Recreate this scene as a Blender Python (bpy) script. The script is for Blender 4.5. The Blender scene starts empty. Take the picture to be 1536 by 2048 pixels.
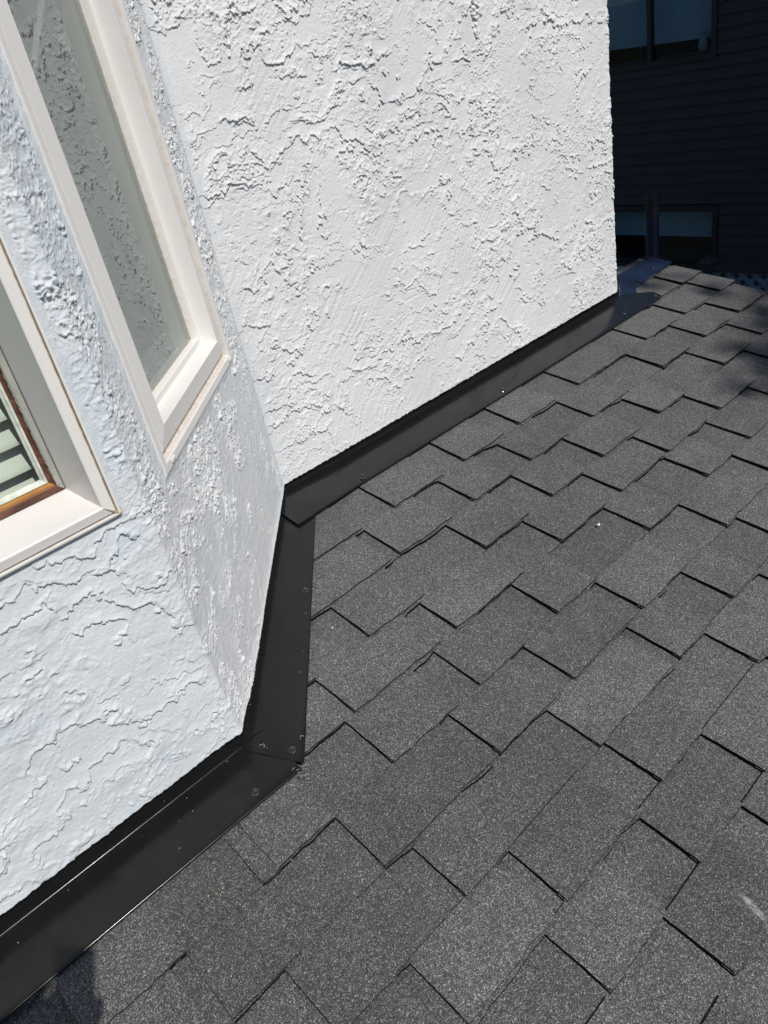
import bpy, bmesh, math, random
import numpy as np
from mathutils import Vector, Matrix

random.seed(7)
sc = bpy.context.scene
COL = sc.collection
ZC = 4.2                                   # height of the camera above the ground

# ------------------------------------------------------------------ camera
cam_d = bpy.data.cameras.new('camera')
cam = bpy.data.objects.new('camera', cam_d)
COL.objects.link(cam)
_r = Vector((0.7115449, -0.6770502, -0.1879014))
_u = Vector((0.4712383, 0.2614676, 0.8423593))
_f = Vector((0.5211894, 0.6879228, -0.5050979))
cam.matrix_world = Matrix(((_r.x, _u.x, -_f.x, 0), (_r.y, _u.y, -_f.y, 0), (_r.z, _u.z, -_f.z, ZC), (0, 0, 0, 1)))
cam_d.sensor_fit = 'VERTICAL'
cam_d.sensor_height = 24.0
cam_d.lens = 24.0 * 1530.0 / 2048.0
cam_d.clip_start = 0.01
cam_d.clip_end = 2000
sc.camera = cam

# ------------------------------------------------------------------ light
SUN = Vector((0.0205, -0.656, 0.754)).normalized()
world = bpy.data.worlds.new('World')
sc.world = world
world.use_nodes = True
wn = world.node_tree
bg = wn.nodes['Background']
sky = wn.nodes.new('ShaderNodeTexSky')
sky.sky_type = 'NISHITA'
sky.sun_disc = False
sky.sun_elevation = math.asin(SUN.z)
sky.sun_rotation = math.atan2(SUN.x, SUN.y)
wn.links.new(sky.outputs[0], bg.inputs[0])
bg.inputs[1].default_value = 0.076
sky.ozone_density = 2.5
sky.dust_density = 0.4
sl = bpy.data.lights.new('sun', 'SUN')
sl.energy = 3.95
sl.angle = math.radians(0.53)
sl.color = (1.0, 0.965, 0.91)
so = bpy.data.objects.new('sun', sl)
COL.objects.link(so)
so.rotation_euler = SUN.to_track_quat('Z', 'Y').to_euler()
so.location = (0, -10, 20)
sc.view_settings.view_transform = 'Standard'
sc.view_settings.look = 'None'
sc.view_settings.exposure = 0.0
sc.view_settings.gamma = 1.0
sc.view_settings.use_curve_mapping = False

# ------------------------------------------------------------------ helpers
def tag(o, label=None, cat=None, group=None, kind=None):
    if label: o['label'] = label
    if cat: o['category'] = cat
    if group: o['group'] = group
    if kind: o['kind'] = kind
    return o

def empty(name, loc, label, cat, group=None):
    o = bpy.data.objects.new(name, None)
    o.location = loc
    o.empty_display_size = 0.1
    COL.objects.link(o)
    return tag(o, label, cat, group)

def link(name, me, mats, parent=None):
    o = bpy.data.objects.new(name, me)
    COL.objects.link(o)
    for m in (mats if isinstance(mats, (list, tuple)) else [mats]):
        me.materials.append(m)
    if parent is not None:
        o.parent = parent
        top, off = parent, Vector((0, 0, 0))
        while top is not None:
            off += top.location
            top = top.parent
        me.transform(Matrix.Translation(-off))
    return o

class MB:
    """collects faces in world coordinates"""
    def __init__(s):
        s.v, s.f, s.m = [], [], []
    def quad(s, a, b, c, d, m=0):
        n = len(s.v); s.v += [tuple(a), tuple(b), tuple(c), tuple(d)]
        s.f.append((n, n + 1, n + 2, n + 3)); s.m.append(m)
    def poly(s, pts, m=0):
        n = len(s.v); s.v += [tuple(p) for p in pts]
        s.f.append(tuple(range(n, n + len(pts)))); s.m.append(m)
    def box(s, o, ax, ay, az, m=0):
        """o corner, three edge vectors"""
        o, ax, ay, az = Vector(o), Vector(ax), Vector(ay), Vector(az)
        p = [o, o + ax, o + ax + ay, o + ay]
        q = [x + az for x in p]
        fl = ax.cross(ay).dot(az) < 0
        fs = [(p[3], p[2], p[1], p[0]), (q[0], q[1], q[2], q[3])] + [(p[i], p[(i + 1) % 4], q[(i + 1) % 4], q[i]) for i in range(4)]
        for f in fs:
            s.quad(*(f[::-1] if fl else f), m=m)
    def ab(s, x0, x1, y0, y1, z0, z1, m=0):
        s.box((x0, y0, z0), (x1 - x0, 0, 0), (0, y1 - y0, 0), (0, 0, z1 - z0), m)
    def tube(s, pts, r, n=10, m=0, cap=True):
        rings = []
        for i, p in enumerate(pts):
            p = Vector(p)
            d = (Vector(pts[min(i + 1, len(pts) - 1)]) - Vector(pts[max(i - 1, 0)])).normalized()
            a = d.orthogonal().normalized() if i == 0 else (a - d * a.dot(d)).normalized()
            b = d.cross(a)
            rr = r[i] if isinstance(r, (list, tuple)) else r
            rings.append([p + (a * math.cos(2 * math.pi * k / n) + b * math.sin(2 * math.pi * k / n)) * rr for k in range(n)])
        for i in range(len(rings) - 1):
            for k in range(n):
                s.quad(rings[i][k], rings[i][(k + 1) % n], rings[i + 1][(k + 1) % n], rings[i + 1][k], m)
        if cap:
            s.poly(rings[0][::-1], m); s.poly(rings[-1], m)
    def mesh(s, name, weld=True):
        me = bpy.data.meshes.new(name)
        me.from_pydata(s.v, [], s.f)
        me.polygons.foreach_set('material_index', s.m)
        if weld:
            bm = bmesh.new(); bm.from_mesh(me)
            bmesh.ops.remove_doubles(bm, verts=bm.verts, dist=1e-5)
            bm.to_mesh(me); bm.free()
        me.update()
        return me
    def obj(s, name, mats, parent=None, weld=True):
        return link(name, s.mesh(name, weld), mats, parent)

def bevel(o, w=0.001, seg=2):
    b = o.modifiers.new('edge', 'BEVEL')
    b.width = w; b.segments = seg; b.limit_method = 'ANGLE'; b.angle_limit = math.radians(25)
    return o

# ------------------------------------------------------------------ material helpers
class MT:
    def __init__(s, name):
        s.m = bpy.data.materials.new(name)
        s.m.use_nodes = True
        s.t = s.m.node_tree
        s.b = s.t.nodes['Principled BSDF']
        s.out = s.t.nodes['Material Output']
    def n(s, t, **k):
        x = s.t.nodes.new('ShaderNode' + t)
        for a, v in k.items():
            setattr(x, a, v)
        return x
    def l(s, a, b):
        s.t.links.new(a, b)
    def set(s, **k):
        for a, v in k.items():
            a = a.replace('_', ' ')
            x = s.b.inputs[a]
            x.default_value = (*v, 1) if isinstance(v, tuple) and len(v) == 3 else v
        return s
    def coord(s, scale=(1, 1, 1), rot=(0, 0, 0)):
        c = s.n('TexCoord'); mp = s.n('Mapping')
        mp.inputs['Scale'].default_value = scale
        mp.inputs['Rotation'].default_value = rot
        s.l(c.outputs['Object'], mp.inputs[0])
        return mp.outputs[0]
    def noise(s, co, scale, detail=4, rough=0.55, dist=0):
        x = s.n('TexNoise')
        x.inputs['Scale'].default_value = scale; x.inputs['Detail'].default_value = detail
        x.inputs['Roughness'].default_value = rough; x.inputs['Distortion'].default_value = dist
        s.l(co, x.inputs['Vector'])
        return x.outputs['Fac']
    def voro(s, co, scale, feature='F1', out='Color'):
        x = s.n('TexVoronoi', feature=feature)
        x.inputs['Scale'].default_value = scale
        s.l(co, x.inputs['Vector'])
        return x.outputs[out]
    def ramp(s, fac, *st, interp='LINEAR'):
        x = s.n('ValToRGB')
        x.color_ramp.interpolation = interp
        e = x.color_ramp.elements
        while len(e) < len(st): e.new(0.5)
        for el, (p, c) in zip(e, st):
            el.position = p
            el.color = (c, c, c, 1) if not isinstance(c, tuple) else (*c, 1)
        s.l(fac, x.inputs[0])
        return x.outputs[0]
    def mix(s, fac, a, b, mode='MIX'):
        x = s.n('Mix', data_type='RGBA', blend_type=mode)
        for sock, v in ((x.inputs[0], fac), (x.inputs[6], a), (x.inputs[7], b)):
            if isinstance(v, (int, float)): sock.default_value = v
            elif isinstance(v, tuple): sock.default_value = (*v, 1)
            else: s.l(v, sock)
        return x.outputs[2]
    def math(s, op, a, b=0.0):
        x = s.n('Math', operation=op)
        for sock, v in ((x.inputs[0], a), (x.inputs[1], b)):
            if isinstance(v, (int, float)): sock.default_value = v
            else: s.l(v, sock)
        return x.outputs[0]
    def attr(s, name):
        x = s.n('Attribute', attribute_name=name)
        return x
    def bump(s, h, strength=0.5, dist=0.001, prev=None):
        x = s.n('Bump')
        x.inputs['Strength'].default_value = strength
        x.inputs['Distance'].default_value = dist
        s.l(h, x.inputs['Height'])
        if prev is not None: s.l(prev, x.inputs['Normal'])
        return x.outputs[0]

def simple(name, col, rough=0.5, noise_amt=0.12, scale=30, metallic=0.0, spec=0.5, bumpd=0.0):
    m = MT(name)
    co = m.coord()
    n = m.noise(co, scale, 5)
    lo = tuple(c * (1 - noise_amt) for c in col); hi = tuple(min(1, c * (1 + noise_amt)) for c in col)
    m.l(m.ramp(n, (0.3, lo), (0.7, hi)), m.b.inputs['Base Color'])
    m.set(Roughness=rough, Metallic=metallic, Specular_IOR_Level=spec)
    if bumpd: m.l(m.bump(m.noise(co, scale * 6, 3), 0.5, bumpd), m.b.inputs['Normal'])
    return m.m

# stucco: pale blue-grey elastomeric paint, fresh patches follow the vertex mask
m = MT('stucco_paint')
co = m.coord()
n = m.noise(co, 7, 5)
base = m.ramp(n, (0.3, (0.665, 0.665, 0.672)), (0.72, (0.72, 0.718, 0.72)))
at = m.attr('patch')
base = m.mix(at.outputs['Fac'], base, (0.61, 0.652, 0.685))
big = m.ramp(m.noise(m.coord((1.6, 1.6, .55)), 2.4, 4), (0.35, (0.93, 0.93, 0.935)), (0.65, (1, 1, 1)))
base = m.mix(1.0, base, big, 'MULTIPLY')
dirt = m.ramp(m.noise(co, 45, 6, 0.7), (0.62, 0.0), (0.8, 0.4))
base = m.mix(dirt, base, (0.50, 0.495, 0.49))
spots = m.ramp(m.voro(co, 16, out='Distance'), (0.03, 1.0), (0.045, 0.0))
gate = m.ramp(m.noise(co, 5.3, 2), (0.68, 0.0), (0.72, 0.5))
base = m.mix(m.math('MULTIPLY', spots, gate), base, (0.33, 0.24, 0.19))
m.l(base, m.b.inputs['Base Color'])
g1 = m.noise(co, 420, 3, 0.6)
g2 = m.noise(co, 160, 3, 0.6)
m.l(m.bump(g1, 0.55, 0.0011, m.bump(g2, 0.6, 0.0018)), m.b.inputs['Normal'])
m.set(Roughness=0.85, Specular_IOR_Level=0.15)
M_STUCCO = m.m

# asphalt shingle granules
RO_ = Vector((0, 0, ZC)) - Vector((0, -.2051633, .9787278)) * 1.437
m = MT('asphalt_granules')
co = m.coord()
v1 = m.n('SeparateColor'); m.l(m.voro(co, 720), v1.inputs[0])
v2 = m.n('SeparateColor'); m.l(m.voro(co, 390), v2.inputs[0])
g = m.ramp(v1.outputs[0], (0.0, 0.030), (0.35, 0.058), (0.65, 0.090), (0.86, 0.137), (0.97, 0.29))
g2 = m.ramp(v2.outputs[1], (0.0, 0.72), (0.5, 0.98), (0.85, 1.2), (1.0, 1.6))
c = m.mix(1.0, g, g2, 'MULTIPLY')
pat = m.mix(1.0, m.ramp(m.noise(co, 2.0, 4), (0.3, 0.84), (0.7, 1.16)), m.ramp(m.noise(co, 13, 5, .65), (0.3, 0.88), (0.7, 1.1)), 'MULTIPLY')
c = m.mix(1.0, c, pat, 'MULTIPLY')
tone = m.attr('tone')
c = m.mix(1.0, c, tone.outputs['Color'], 'MULTIPLY')
tint = m.ramp(v2.outputs[2], (0.0, (1.0, 1.01, 1.06)), (0.6, (1.07, 1.05, 1.03)), (1.0, (1.15, 1.07, 0.96)))
c = m.mix(1.0, c, tint, 'MULTIPLY')
# pale scuff marks (worn granules) and a few cream grains
grains = m.ramp(v1.outputs[1], (0.9955, 0.0), (0.9975, 1.0))
c = m.mix(grains, c, (0.55, 0.5, 0.40))
# one pale scuff where granules were rubbed off
so_ = m.n('TexCoord'); mp_ = m.n('Mapping', vector_type='TEXTURE')
q_ = RO_ + Vector((.846, 0, 0)) + Vector((0, .9787278, .2051633)) * .012 - Vector((1.0, 3.0, 0))
mp_.inputs['Location'].default_value = q_
mp_.inputs['Rotation'].default_value = (0, 0, math.radians(74))
mp_.inputs['Scale'].default_value = (.040, .008, .05)
m.l(so_.outputs['Object'], mp_.inputs[0])
gr_ = m.n('TexGradient', gradient_type='SPHERICAL'); m.l(mp_.outputs[0], gr_.inputs[0])
sf_ = m.math('MULTIPLY', m.ramp(gr_.outputs['Fac'], (0.0, 0.0), (0.5, 1.0)), m.ramp(m.noise(co, 190, 4, .7), (0.36, 0.0), (0.62, .8)))
c = m.mix(sf_, c, (0.40, 0.40, 0.40))
m.l(c, m.b.inputs['Base Color'])
m.l(m.bump(v1.outputs[0], 0.55, 0.0012, m.bump(v2.outputs[1], 0.35, 0.0012)), m.b.inputs['Normal'])
m.set(Roughness=0.85, Specular_IOR_Level=0.35)
M_GRAN = m.m
M_CUT = simple('asphalt_cut_edge', (0.006, 0.006, 0.0065), 0.9, 0.4, 300, spec=0.15)
m = MT('asphalt_butt_edge')
co = m.coord()
m.l(m.ramp(m.noise(co, 260, 4, 0.7), (0.4, 0.008), (0.7, 0.07)), m.b.inputs['Base Color'])
m.set(Roughness=0.9, Specular_IOR_Level=0.2)
M_BUTT = m.m

# flashing: black baked enamel, dust specks and hairline scratches
def flash_mat(name, dust, spec=.44):
    m = MT(name)
    co = m.coord()
    base = m.ramp(m.noise(co, 9, 5), (0.3, (0.0085, 0.0085, 0.0085)), (0.75, (0.013, 0.0125, 0.012)))
    sep = m.n('SeparateColor'); m.l(m.voro(co, 130), sep.inputs[0])
    dist = m.voro(co, 130, out='Distance')
    on = m.ramp(sep.outputs[0], (1 - dust, 0.0), (1 - dust + 0.004, 1.0))
    dot = m.ramp(dist, (0.08, .9), (0.15, 0.0))
    spk = m.math('MULTIPLY', on, dot)
    base = m.mix(spk, base, (0.6, 0.6, 0.58))
    m.l(base, m.b.inputs['Base Color'])
    rg = m.ramp(m.noise(co, 30, 5, 0.65), (0.3, 0.15), (0.75, 0.25))
    m.l(m.math('ADD', rg, m.math('MULTIPLY', spk, 0.5)), m.b.inputs['Roughness'])
    m.l(m.bump(m.noise(co, 14, 2), 0.12, 0.004), m.b.inputs['Normal'])
    m.set(Specular_IOR_Level=spec)
    return m.m
M_FLASH = flash_mat('black_enamel_dusty', 0.021, .36)
M_FLASH2 = flash_mat('black_enamel_clean', 0.004)
for nd in M_FLASH2.node_tree.nodes:
    if nd.type == 'VALTORGB' and .005 < nd.color_ramp.elements[0].color[0] < .01:
        nd.color_ramp.elements[0].color = (.0075, .0078, .0085, 1); nd.color_ramp.elements[1].color = (.0115, .0115, .012, 1)
M_FLASH_SKY = flash_mat('black_enamel_sky_tint', 0.003)  # black enamel with the sky's blue reflection painted into its base colour
for nd in M_FLASH_SKY.node_tree.nodes:
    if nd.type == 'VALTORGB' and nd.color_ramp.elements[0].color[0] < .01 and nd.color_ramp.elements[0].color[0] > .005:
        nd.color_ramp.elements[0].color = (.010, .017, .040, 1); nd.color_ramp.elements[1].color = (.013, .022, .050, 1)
M_SCREW = simple('screw_black', (0.030, 0.030, 0.031), 0.2, 0.4, 300, spec=1.0)
M_RAW = simple('bare_cut_metal', (0.62, 0.62, 0.60), 0.35, 0.2, 200, metallic=0.6)

# white painted / vinyl window frame with a little dirt
def frame_mat(name, col, grime):
    m = MT(name)
    co = m.coord()
    base = m.ramp(m.noise(co, 6, 4), (0.3, tuple(c * 0.96 for c in col)), (0.7, col))
    d1 = m.ramp(m.noise(co, 120, 5, 0.7), (0.63, 0.0), (0.78, grime))
    base = m.mix(d1, base, (0.46, 0.41, 0.34))
    sp = m.ramp(m.voro(co, 90, out='Distance'), (0.06, 0.8), (0.10, 0.0))
    gt = m.ramp(m.noise(co, 17, 2), (0.66, 0.0), (0.72, 1.0))
    base = m.mix(m.math('MULTIPLY', sp, gt), base, (0.25, 0.22, 0.19))
    at = m.attr('grime')
    gm = m.math('MULTIPLY', at.outputs['Fac'], m.ramp(m.noise(co, 70, 5, 0.65), (0.35, 0.15), (0.65, 1.0)))
    base = m.mix(gm, base, (0.42, 0.30, 0.15))
    m.l(base, m.b.inputs['Base Color'])
    m.set(Roughness=0.42, Specular_IOR_Level=0.45)
    m.l(m.bump(m.noise(co, 60, 3), 0.08, 0.001), m.b.inputs['Normal'])
    return m.m
M_VINYL = frame_mat('white_vinyl', (0.76, 0.735, 0.705), 0.35)
M_WHITE = frame_mat('white_aluminium', (0.78, 0.745, 0.71), 0.4)

# flaking olive-grey paint over rusty brown wood/steel; wear follows the vertex mask
m = MT('flaking_sash_paint')
co = m.coord()
paint = m.ramp(m.noise(co, 20, 4), (0.3, (0.27, 0.27, 0.235)), (0.7, (0.36, 0.36, 0.32)))
st = m.coord((0.4, 1, 1))
rust = m.ramp(m.noise(st, 55, 6, 0.7, 0.4), (0.3, (0.03, 0.012, 0.008)), (0.50, (0.09, 0.032, 0.017)), (0.66, (0.17, 0.085, 0.055)), (0.8, (0.26, 0.19, 0.14)))
oran = m.ramp(m.noise(st, 18, 4), (0.33, (0.34, 0.11, 0.015)), (0.55, (0.58, 0.27, 0.045)), (0.75, (0.70, 0.52, 0.24)))
a1 = m.attr('rust'); a2 = m.attr('orange')
fl = m.noise(co, 75, 6, 0.75)
sx = m.n('SeparateXYZ'); m.l(co, sx.inputs[0])
low = m.n('MapRange'); m.l(sx.outputs[2], low.inputs[0])
for q_, v_ in zip((1, 2, 3, 4), (ZC - .40, ZC - .53, 0.0, .24)): low.inputs[q_].default_value = v_
k = m.ramp(m.math('ADD', m.math('ADD', a1.outputs['Fac'], low.outputs[0]), m.math('MULTIPLY', m.math('SUBTRACT', fl, 0.5), 1.1)), (0.47, 0.0), (0.53, 1.0))
c = m.mix(k, paint, rust)
c = m.mix(a2.outputs['Fac'], c, oran)
m.l(c, m.b.inputs['Base Color'])
m.l(m.bump(m.math('ADD', m.math('MULTIPLY', k, -1.0), fl), 0.7, 0.002), m.b.inputs['Normal'])
m.set(Roughness=0.7)
M_SASH = m.m
M_SEAL = simple('old_glazing_bead', (0.55, 0.57, 0.50), 0.6, 0.25, 60, bumpd=0.001)
M_BLIND = simple('white_blind_slat', (0.80, 0.80, 0.74), 0.5, 0.04, 8)
M_ROOM = simple('room_wall', (0.48, 0.48, 0.46), 0.9, 0.1, 3)

def glass_mat(name, ior, tint, dust=0.0):
    m = MT(name)
    for x in list(m.t.nodes):
        if x != m.out: m.t.nodes.remove(x)
    ge = m.n('NewGeometry'); dp = m.n('VectorMath', operation='DOT_PRODUCT')
    m.l(ge.outputs['Incoming'], dp.inputs[0]); m.l(ge.outputs['Normal'], dp.inputs[1])
    f0 = ((ior - 1) / (ior + 1)) ** 2
    pw = m.math('POWER', m.math('SUBTRACT', 1.0, m.math('ABSOLUTE', dp.outputs['Value'])), 5.0)
    fac = m.math('ADD', m.math('MULTIPLY', pw, 1 - f0), f0)
    gl = m.n('BsdfGlossy'); gl.inputs['Roughness'].default_value = 0.004
    gl.inputs['Color'].default_value = (0.93, 1.0, 0.96, 1)
    tr = m.n('BsdfTransparent'); tr.inputs[0].default_value = (*tint, 1)
    mx = m.n('MixShader')
    m.l(fac, mx.inputs[0]); m.l(tr.outputs[0], mx.inputs[1]); m.l(gl.outputs[0], mx.inputs[2])
    last = mx.outputs[0]
    if dust:        # film of dust on the pane
        df = m.n('BsdfDiffuse'); df.inputs[0].default_value = (.75, .76, .74, 1)
        m2 = m.n('MixShader')
        m.l(m.ramp(m.noise(m.coord((1, 1, .35)), 26, 5, .6), (.3, dust * .6), (.7, dust * 1.4)), m2.inputs[0])
        m.l(last, m2.inputs[1]); m.l(df.outputs[0], m2.inputs[2])
        last = m2.outputs[0]
    m.l(last, m.out.inputs[0])
    return m.m
M_GLASS = glass_mat('window_glass', 1.5, (0.86, 0.92, 0.88), .02)
M_GLASS2 = glass_mat('double_glass', 2.85, (0.40, 0.43, 0.42), .10)

# ------------------------------------------------------------------ numpy noise
_rng = np.random.RandomState(11)
_TAB = _rng.rand(16, 256, 256).astype(np.float32)
def vn(x, y, seed=0):
    t = _TAB[seed % 16]
    x = np.asarray(x, np.float32) + 91.7 * (seed // 16) + 512.0
    y = np.asarray(y, np.float32) + 512.0
    xi = np.floor(x).astype(np.int32); yi = np.floor(y).astype(np.int32)
    fx = x - xi; fy = y - yi
    fx = fx * fx * fx * (fx * (fx * 6 - 15) + 10); fy = fy * fy * fy * (fy * (fy * 6 - 15) + 10)
    x0 = xi & 255; x1 = (xi + 1) & 255; y0 = yi & 255; y1 = (yi + 1) & 255
    a = t[x0, y0]; b = t[x1, y0]; c = t[x0, y1]; d = t[x1, y1]
    return a + (b - a) * fx + (c - a) * fy + (a - b - c + d) * fx * fy
def fbm(x, y, o=4, seed=0, gain=0.5):
    s = 0; a = 1.0; tot = 0
    for i in range(o):
        s = s + a * vn(x * 2 ** i + 13.1 * i, y * 2 ** i + 7.7 * i, seed + i)
        tot += a; a *= gain
    return s / tot
def sst(x, a, b):
    t = np.clip((x - a) / (b - a), 0, 1)
    return t * t * (3 - 2 * t)

# ------------------------------------------------------------------ roof frame: u along the wall, v up the slope, w off the roof
SP, CP = 0.2051633, 0.9787278
UW = Vector((0, CP, SP)); NW = Vector((0, -SP, CP))
RO = Vector((0, 0, ZC)) - NW * 1.437
def R(u, v, w=0.0):
    return RO + Vector((u, 0, 0)) + UW * v + NW * w
YA, YC = 1.196, 1.8235
XAB = 0.403
LB = 0.887
XC0 = XAB + LB * math.sqrt(0.5)
XEND = 2.862

# ------------------------------------------------------------------ setting: ground
m = MT('yard_ground')
co = m.coord()
c = m.mix(m.ramp(m.noise(co, 0.4, 5), (0.4, 0.0), (0.6, 1.0)), (0.075, 0.07, 0.06), (0.045, 0.07, 0.025))
c = m.mix(m.noise(co, 25, 4), c, (0.03, 0.03, 0.025))
m.l(c, m.b.inputs['Base Color']); m.set(Roughness=0.95)
mb = MB(); mb.quad((-900, -900, 0), (900, -900, 0), (900, 900, 0), (-900, 900, 0))
tag(mb.obj('ground', m.m), kind='structure')

# ------------------------------------------------------------------ the house
house = empty('house', (1.0, 3.0, 0), 'house with pale grey stucco bay wall, two white windows and a dark shingled porch roof', 'house')

# --- stucco: one sheet running along bay front, bay side, main wall and round its far corner
DS = 0.0019
Z0A, Z0C, ZT = ZC - 1.150, ZC - 1.046, ZC + 0.45
S_A = 0.62
S_0 = -0.40                                       # the fine sheet starts this far left, past the wide window
L1, L2, L3 = S_A, S_A + LB, S_A + LB + (XEND - XC0)
LT = L3 + 0.25
WA = (-0.44, 0.357, -0.571, 0.39)                  # window in the bay front: x0 x1 z0 z1 (z from camera height)
WB = (0.112, 0.742, -0.590, 0.39)                  # window in the bay side: t0 t1 z0 z1
def path(s):
    s = np.asarray(s, np.float64)
    x = np.where(s < L1, XAB - S_A + s, np.where(s < L2, XAB + (s - L1) * .70710678, np.where(s < L3, XC0 + (s - L2), XEND)))
    y = np.where(s < L1, YA, np.where(s < L2, YA + (s - L1) * .70710678, np.where(s < L3, YC, YC + (s - L3))))
    return x, y
def build_stucco():
    ns = int((LT - S_0) / DS) + 1; nz = int((ZT - Z0A) / DS) + 1
    s = np.linspace(S_0, LT, ns)
    # rounded corners: average the path over a few millimetres
    k = np.linspace(-1, 1, 13)
    rad = 0.005
    xs = np.mean([path(np.clip(s + a * rad, S_0, LT))[0] for a in k], 0)
    ys = np.mean([path(np.clip(s + a * rad, S_0, LT))[1] for a in k], 0)
    tx = np.gradient(xs); ty = np.gradient(ys); tl = np.hypot(tx, ty)
    nx, ny = ty / tl, -tx / tl
    zb = np.where(s < L1, Z0A, np.where(s < L2, ZC + np.interp(s - L1, [0, .14, .23, .40, LB], [-1.150, -1.150, -1.140, -1.114, -1.046]), Z0C))
    zb = zb + 0.004 * (fbm(s * 22, s * 0 + 3, 4, 5) - 0.5) + 0.003 * (vn(s * 160, s * 0, 6) - 0.5)
    r = np.linspace(0, 1, nz)
    S = np.repeat(s[:, None], nz, 1).astype(np.float32)
    Z = (zb[:, None] + (ZT - zb)[:, None] * r[None, :]).astype(np.float32)
    zz = Z - ZC
    inA = (S < L1); inB = (S >= L1) & (S < L2); inC = S >= L2
    wA = 1 - sst(S, L1 - 0.03, L1 + 0.03)
    wC = sst(S, L2 - 0.05, L2 + 0.02)
    wB = 1 - wA - wC
    # distance outside the window frames
    def rd(a, w):
        dx = np.maximum(np.maximum(w[0] - a, a - w[1]), 0); dz = np.maximum(np.maximum(w[2] - zz, zz - w[3]), 0)
        return np.hypot(dx, dz)
    dA = np.where(inA, rd(S - S_A + XAB, WA), 9)
    dB = np.where(inB, rd(S - L1, WB), 9)
    below = np.where(inA, zz < WA[2], True)
    # --- shared warps
    q1 = fbm(S * 3.1, zz * 4.2, 3, 1) - 0.5
    q2 = fbm(S * 11, zz * 13, 3, 20) - 0.5
    q3 = fbm(S * 42, zz * 46, 3, 37) - 0.5
    q4 = fbm(S * 120, zz * 120, 2, 52) - 0.5
    clus = fbm(S * 5.2 + 9, zz * 6.5, 3, 68)
    clus2 = fbm(S * 9.0 + 2, zz * 11, 3, 71)
    # --- torn ledges: plate edge drops downwards, fades upwards
    def ledge(freq, a1, a2, a3, a4, fade, thr, sd, tilt=0.0):
        ph = zz * freq + S * tilt + a1 * q1 + a2 * q2 + a3 * q3 + a4 * q4 + sd
        fr = ph - np.floor(ph)
        cell = np.floor(ph)
        on = sst(fbm(S * (4.0 if sd == 1 else 5.5) + cell * 7.13, zz * 3.0 + cell * 3.1, 2, int(sd) + 80), thr, thr + 0.10)
        brk = sst(vn(S * 38 + cell * 5.7, zz * 38, int(sd) + 90), 0.10, 0.36)
        up = np.clip(fr / (freq * .0030), 0, 1)
        grv = np.exp(-(1 - fr) / (freq * .0034)) * on * brk
        return on * brk * up * np.exp(-fr * fade), grv
    h1, o1 = ledge(6.5, 4.6, 1.5, .75, .26, 4.6, .49, 1, -0.6)
    h2, o2 = ledge(12., 6.0, 2.4, 1.2, .42, 4.5, .535, 4, -2.5)
    h3, o3 = ledge(26., 7.5, 3.6, 2.0, .75, 3.2, .53, 7, -4.0)
    # --- crumbs in clusters
    cm = sst(clus, .55, .69) * sst(clus2, .42, .64)
    near = np.clip(np.maximum(np.maximum(h1, h2), h3) * 1.6, 0, 1)
    rn = vn(S * 150 + q3 * 8, zz * 170 + q3 * 6, 9)
    rn2 = vn(S * 260, zz * 280, 10)
    crumb = np.clip(rn - .60, 0, 1) * 2.4 + np.clip(rn2 - .66, 0, 1) * 1.4
    rid = 1 - np.abs(vn(S * 60 + q2 * 9, zz * 75 + q2 * 9, 12) * 2 - 1)
    rid = np.clip(rid - .80, 0, 1) * 5
    # --- trowel streaks, different sweep in each patch
    ang = 0.75 + 1.1 * (vn(S * 3.4, zz * 3.4, 3) - .5)
    sc1 = -S * np.sin(0.72) + zz * np.cos(0.72); sl1 = S * np.cos(0.72) + zz * np.sin(0.72)
    sc2 = -S * np.sin(1.05) + zz * np.cos(1.05); sl2 = S * np.cos(1.05) + zz * np.sin(1.05)
    st1 = vn(sc1 * 150 + q1 * 3, sl1 * 7, 14) - .5
    st2 = vn(sc2 * 170 + q1 * 3, sl2 * 8, 15) - .5
    sm = sst(vn(S * 4.6, zz * 4.6, 4), .45, .6)
    streak = (st1 * (1 - sm) + st2 * sm) * sst(fbm(S * 6, zz * 6, 2, 33), .38, .6)
    flat = q2 * 1.1 + q3 * .55 + q4 * .40
    fine = vn(S * 210, zz * 210, 8) - .5
    pits = np.clip(vn(S * 120 + q3 * 10, zz * 120, 11) - .80, 0, 1) * 5 * sst(clus2, .44, .58)
    HC = .0050 * h1 + .0036 * h2 + 0.0021 * h3 + .0017 * cm * (crumb + .8 * rid) + .0017 * near * crumb + .0014 * streak + .0007 * flat - .0022 * o1 - .0018 * o2 - .0010 * o3 + .00030 * fine - .0022 * pits
    hA, oA = ledge(8.5, 5.2, 1.7, .70, .20, 4.6, .36, 2, -1.0)
    hA2, oA2 = ledge(17., 6.5, 2.6, 1.1, .35, 4.2, .48, 6, 1.5)
    HA = .0042 * hA + .0025 * hA2 - .0018 * oA - .0009 * oA2 + .0013 * np.clip(hA * 1.6, 0, 1) * crumb + .0026 * np.clip(fbm(S * 10, zz * 16, 4, 44) - .5, 0, 1) * 4 * sst(clus, .46, .62) + .0026 * cm * crumb + .0018 * near * crumb + .0021 * flat + .0005 * streak + .0003 * fine
    # side of the bay: dragged vertically, then patched smooth
    vd = vn(S * 46 + q2 * 5, zz * 9, 13) - .5
    rough = sst(fbm(S * 7.5 + q2 * 2, zz * 4.2 + q2 * 2, 3, 61), .40, .56)
    chips = sst(vn(S * 128 + q3 * 14, zz * 105 + q2 * 8, 2), .58, .86) * .75 + sst(1 - np.abs(vn(S * 80 + q3 * 10, zz * 70 + q3 * 8, 7) * 2 - 1), .72, .95) * .55 + sst(vn(S * 235, zz * 225, 10), .6, .9) * .35
    big = np.clip(fbm(S * 34, zz * 26, 3, 28) - .56, 0, 1) * 4
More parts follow.
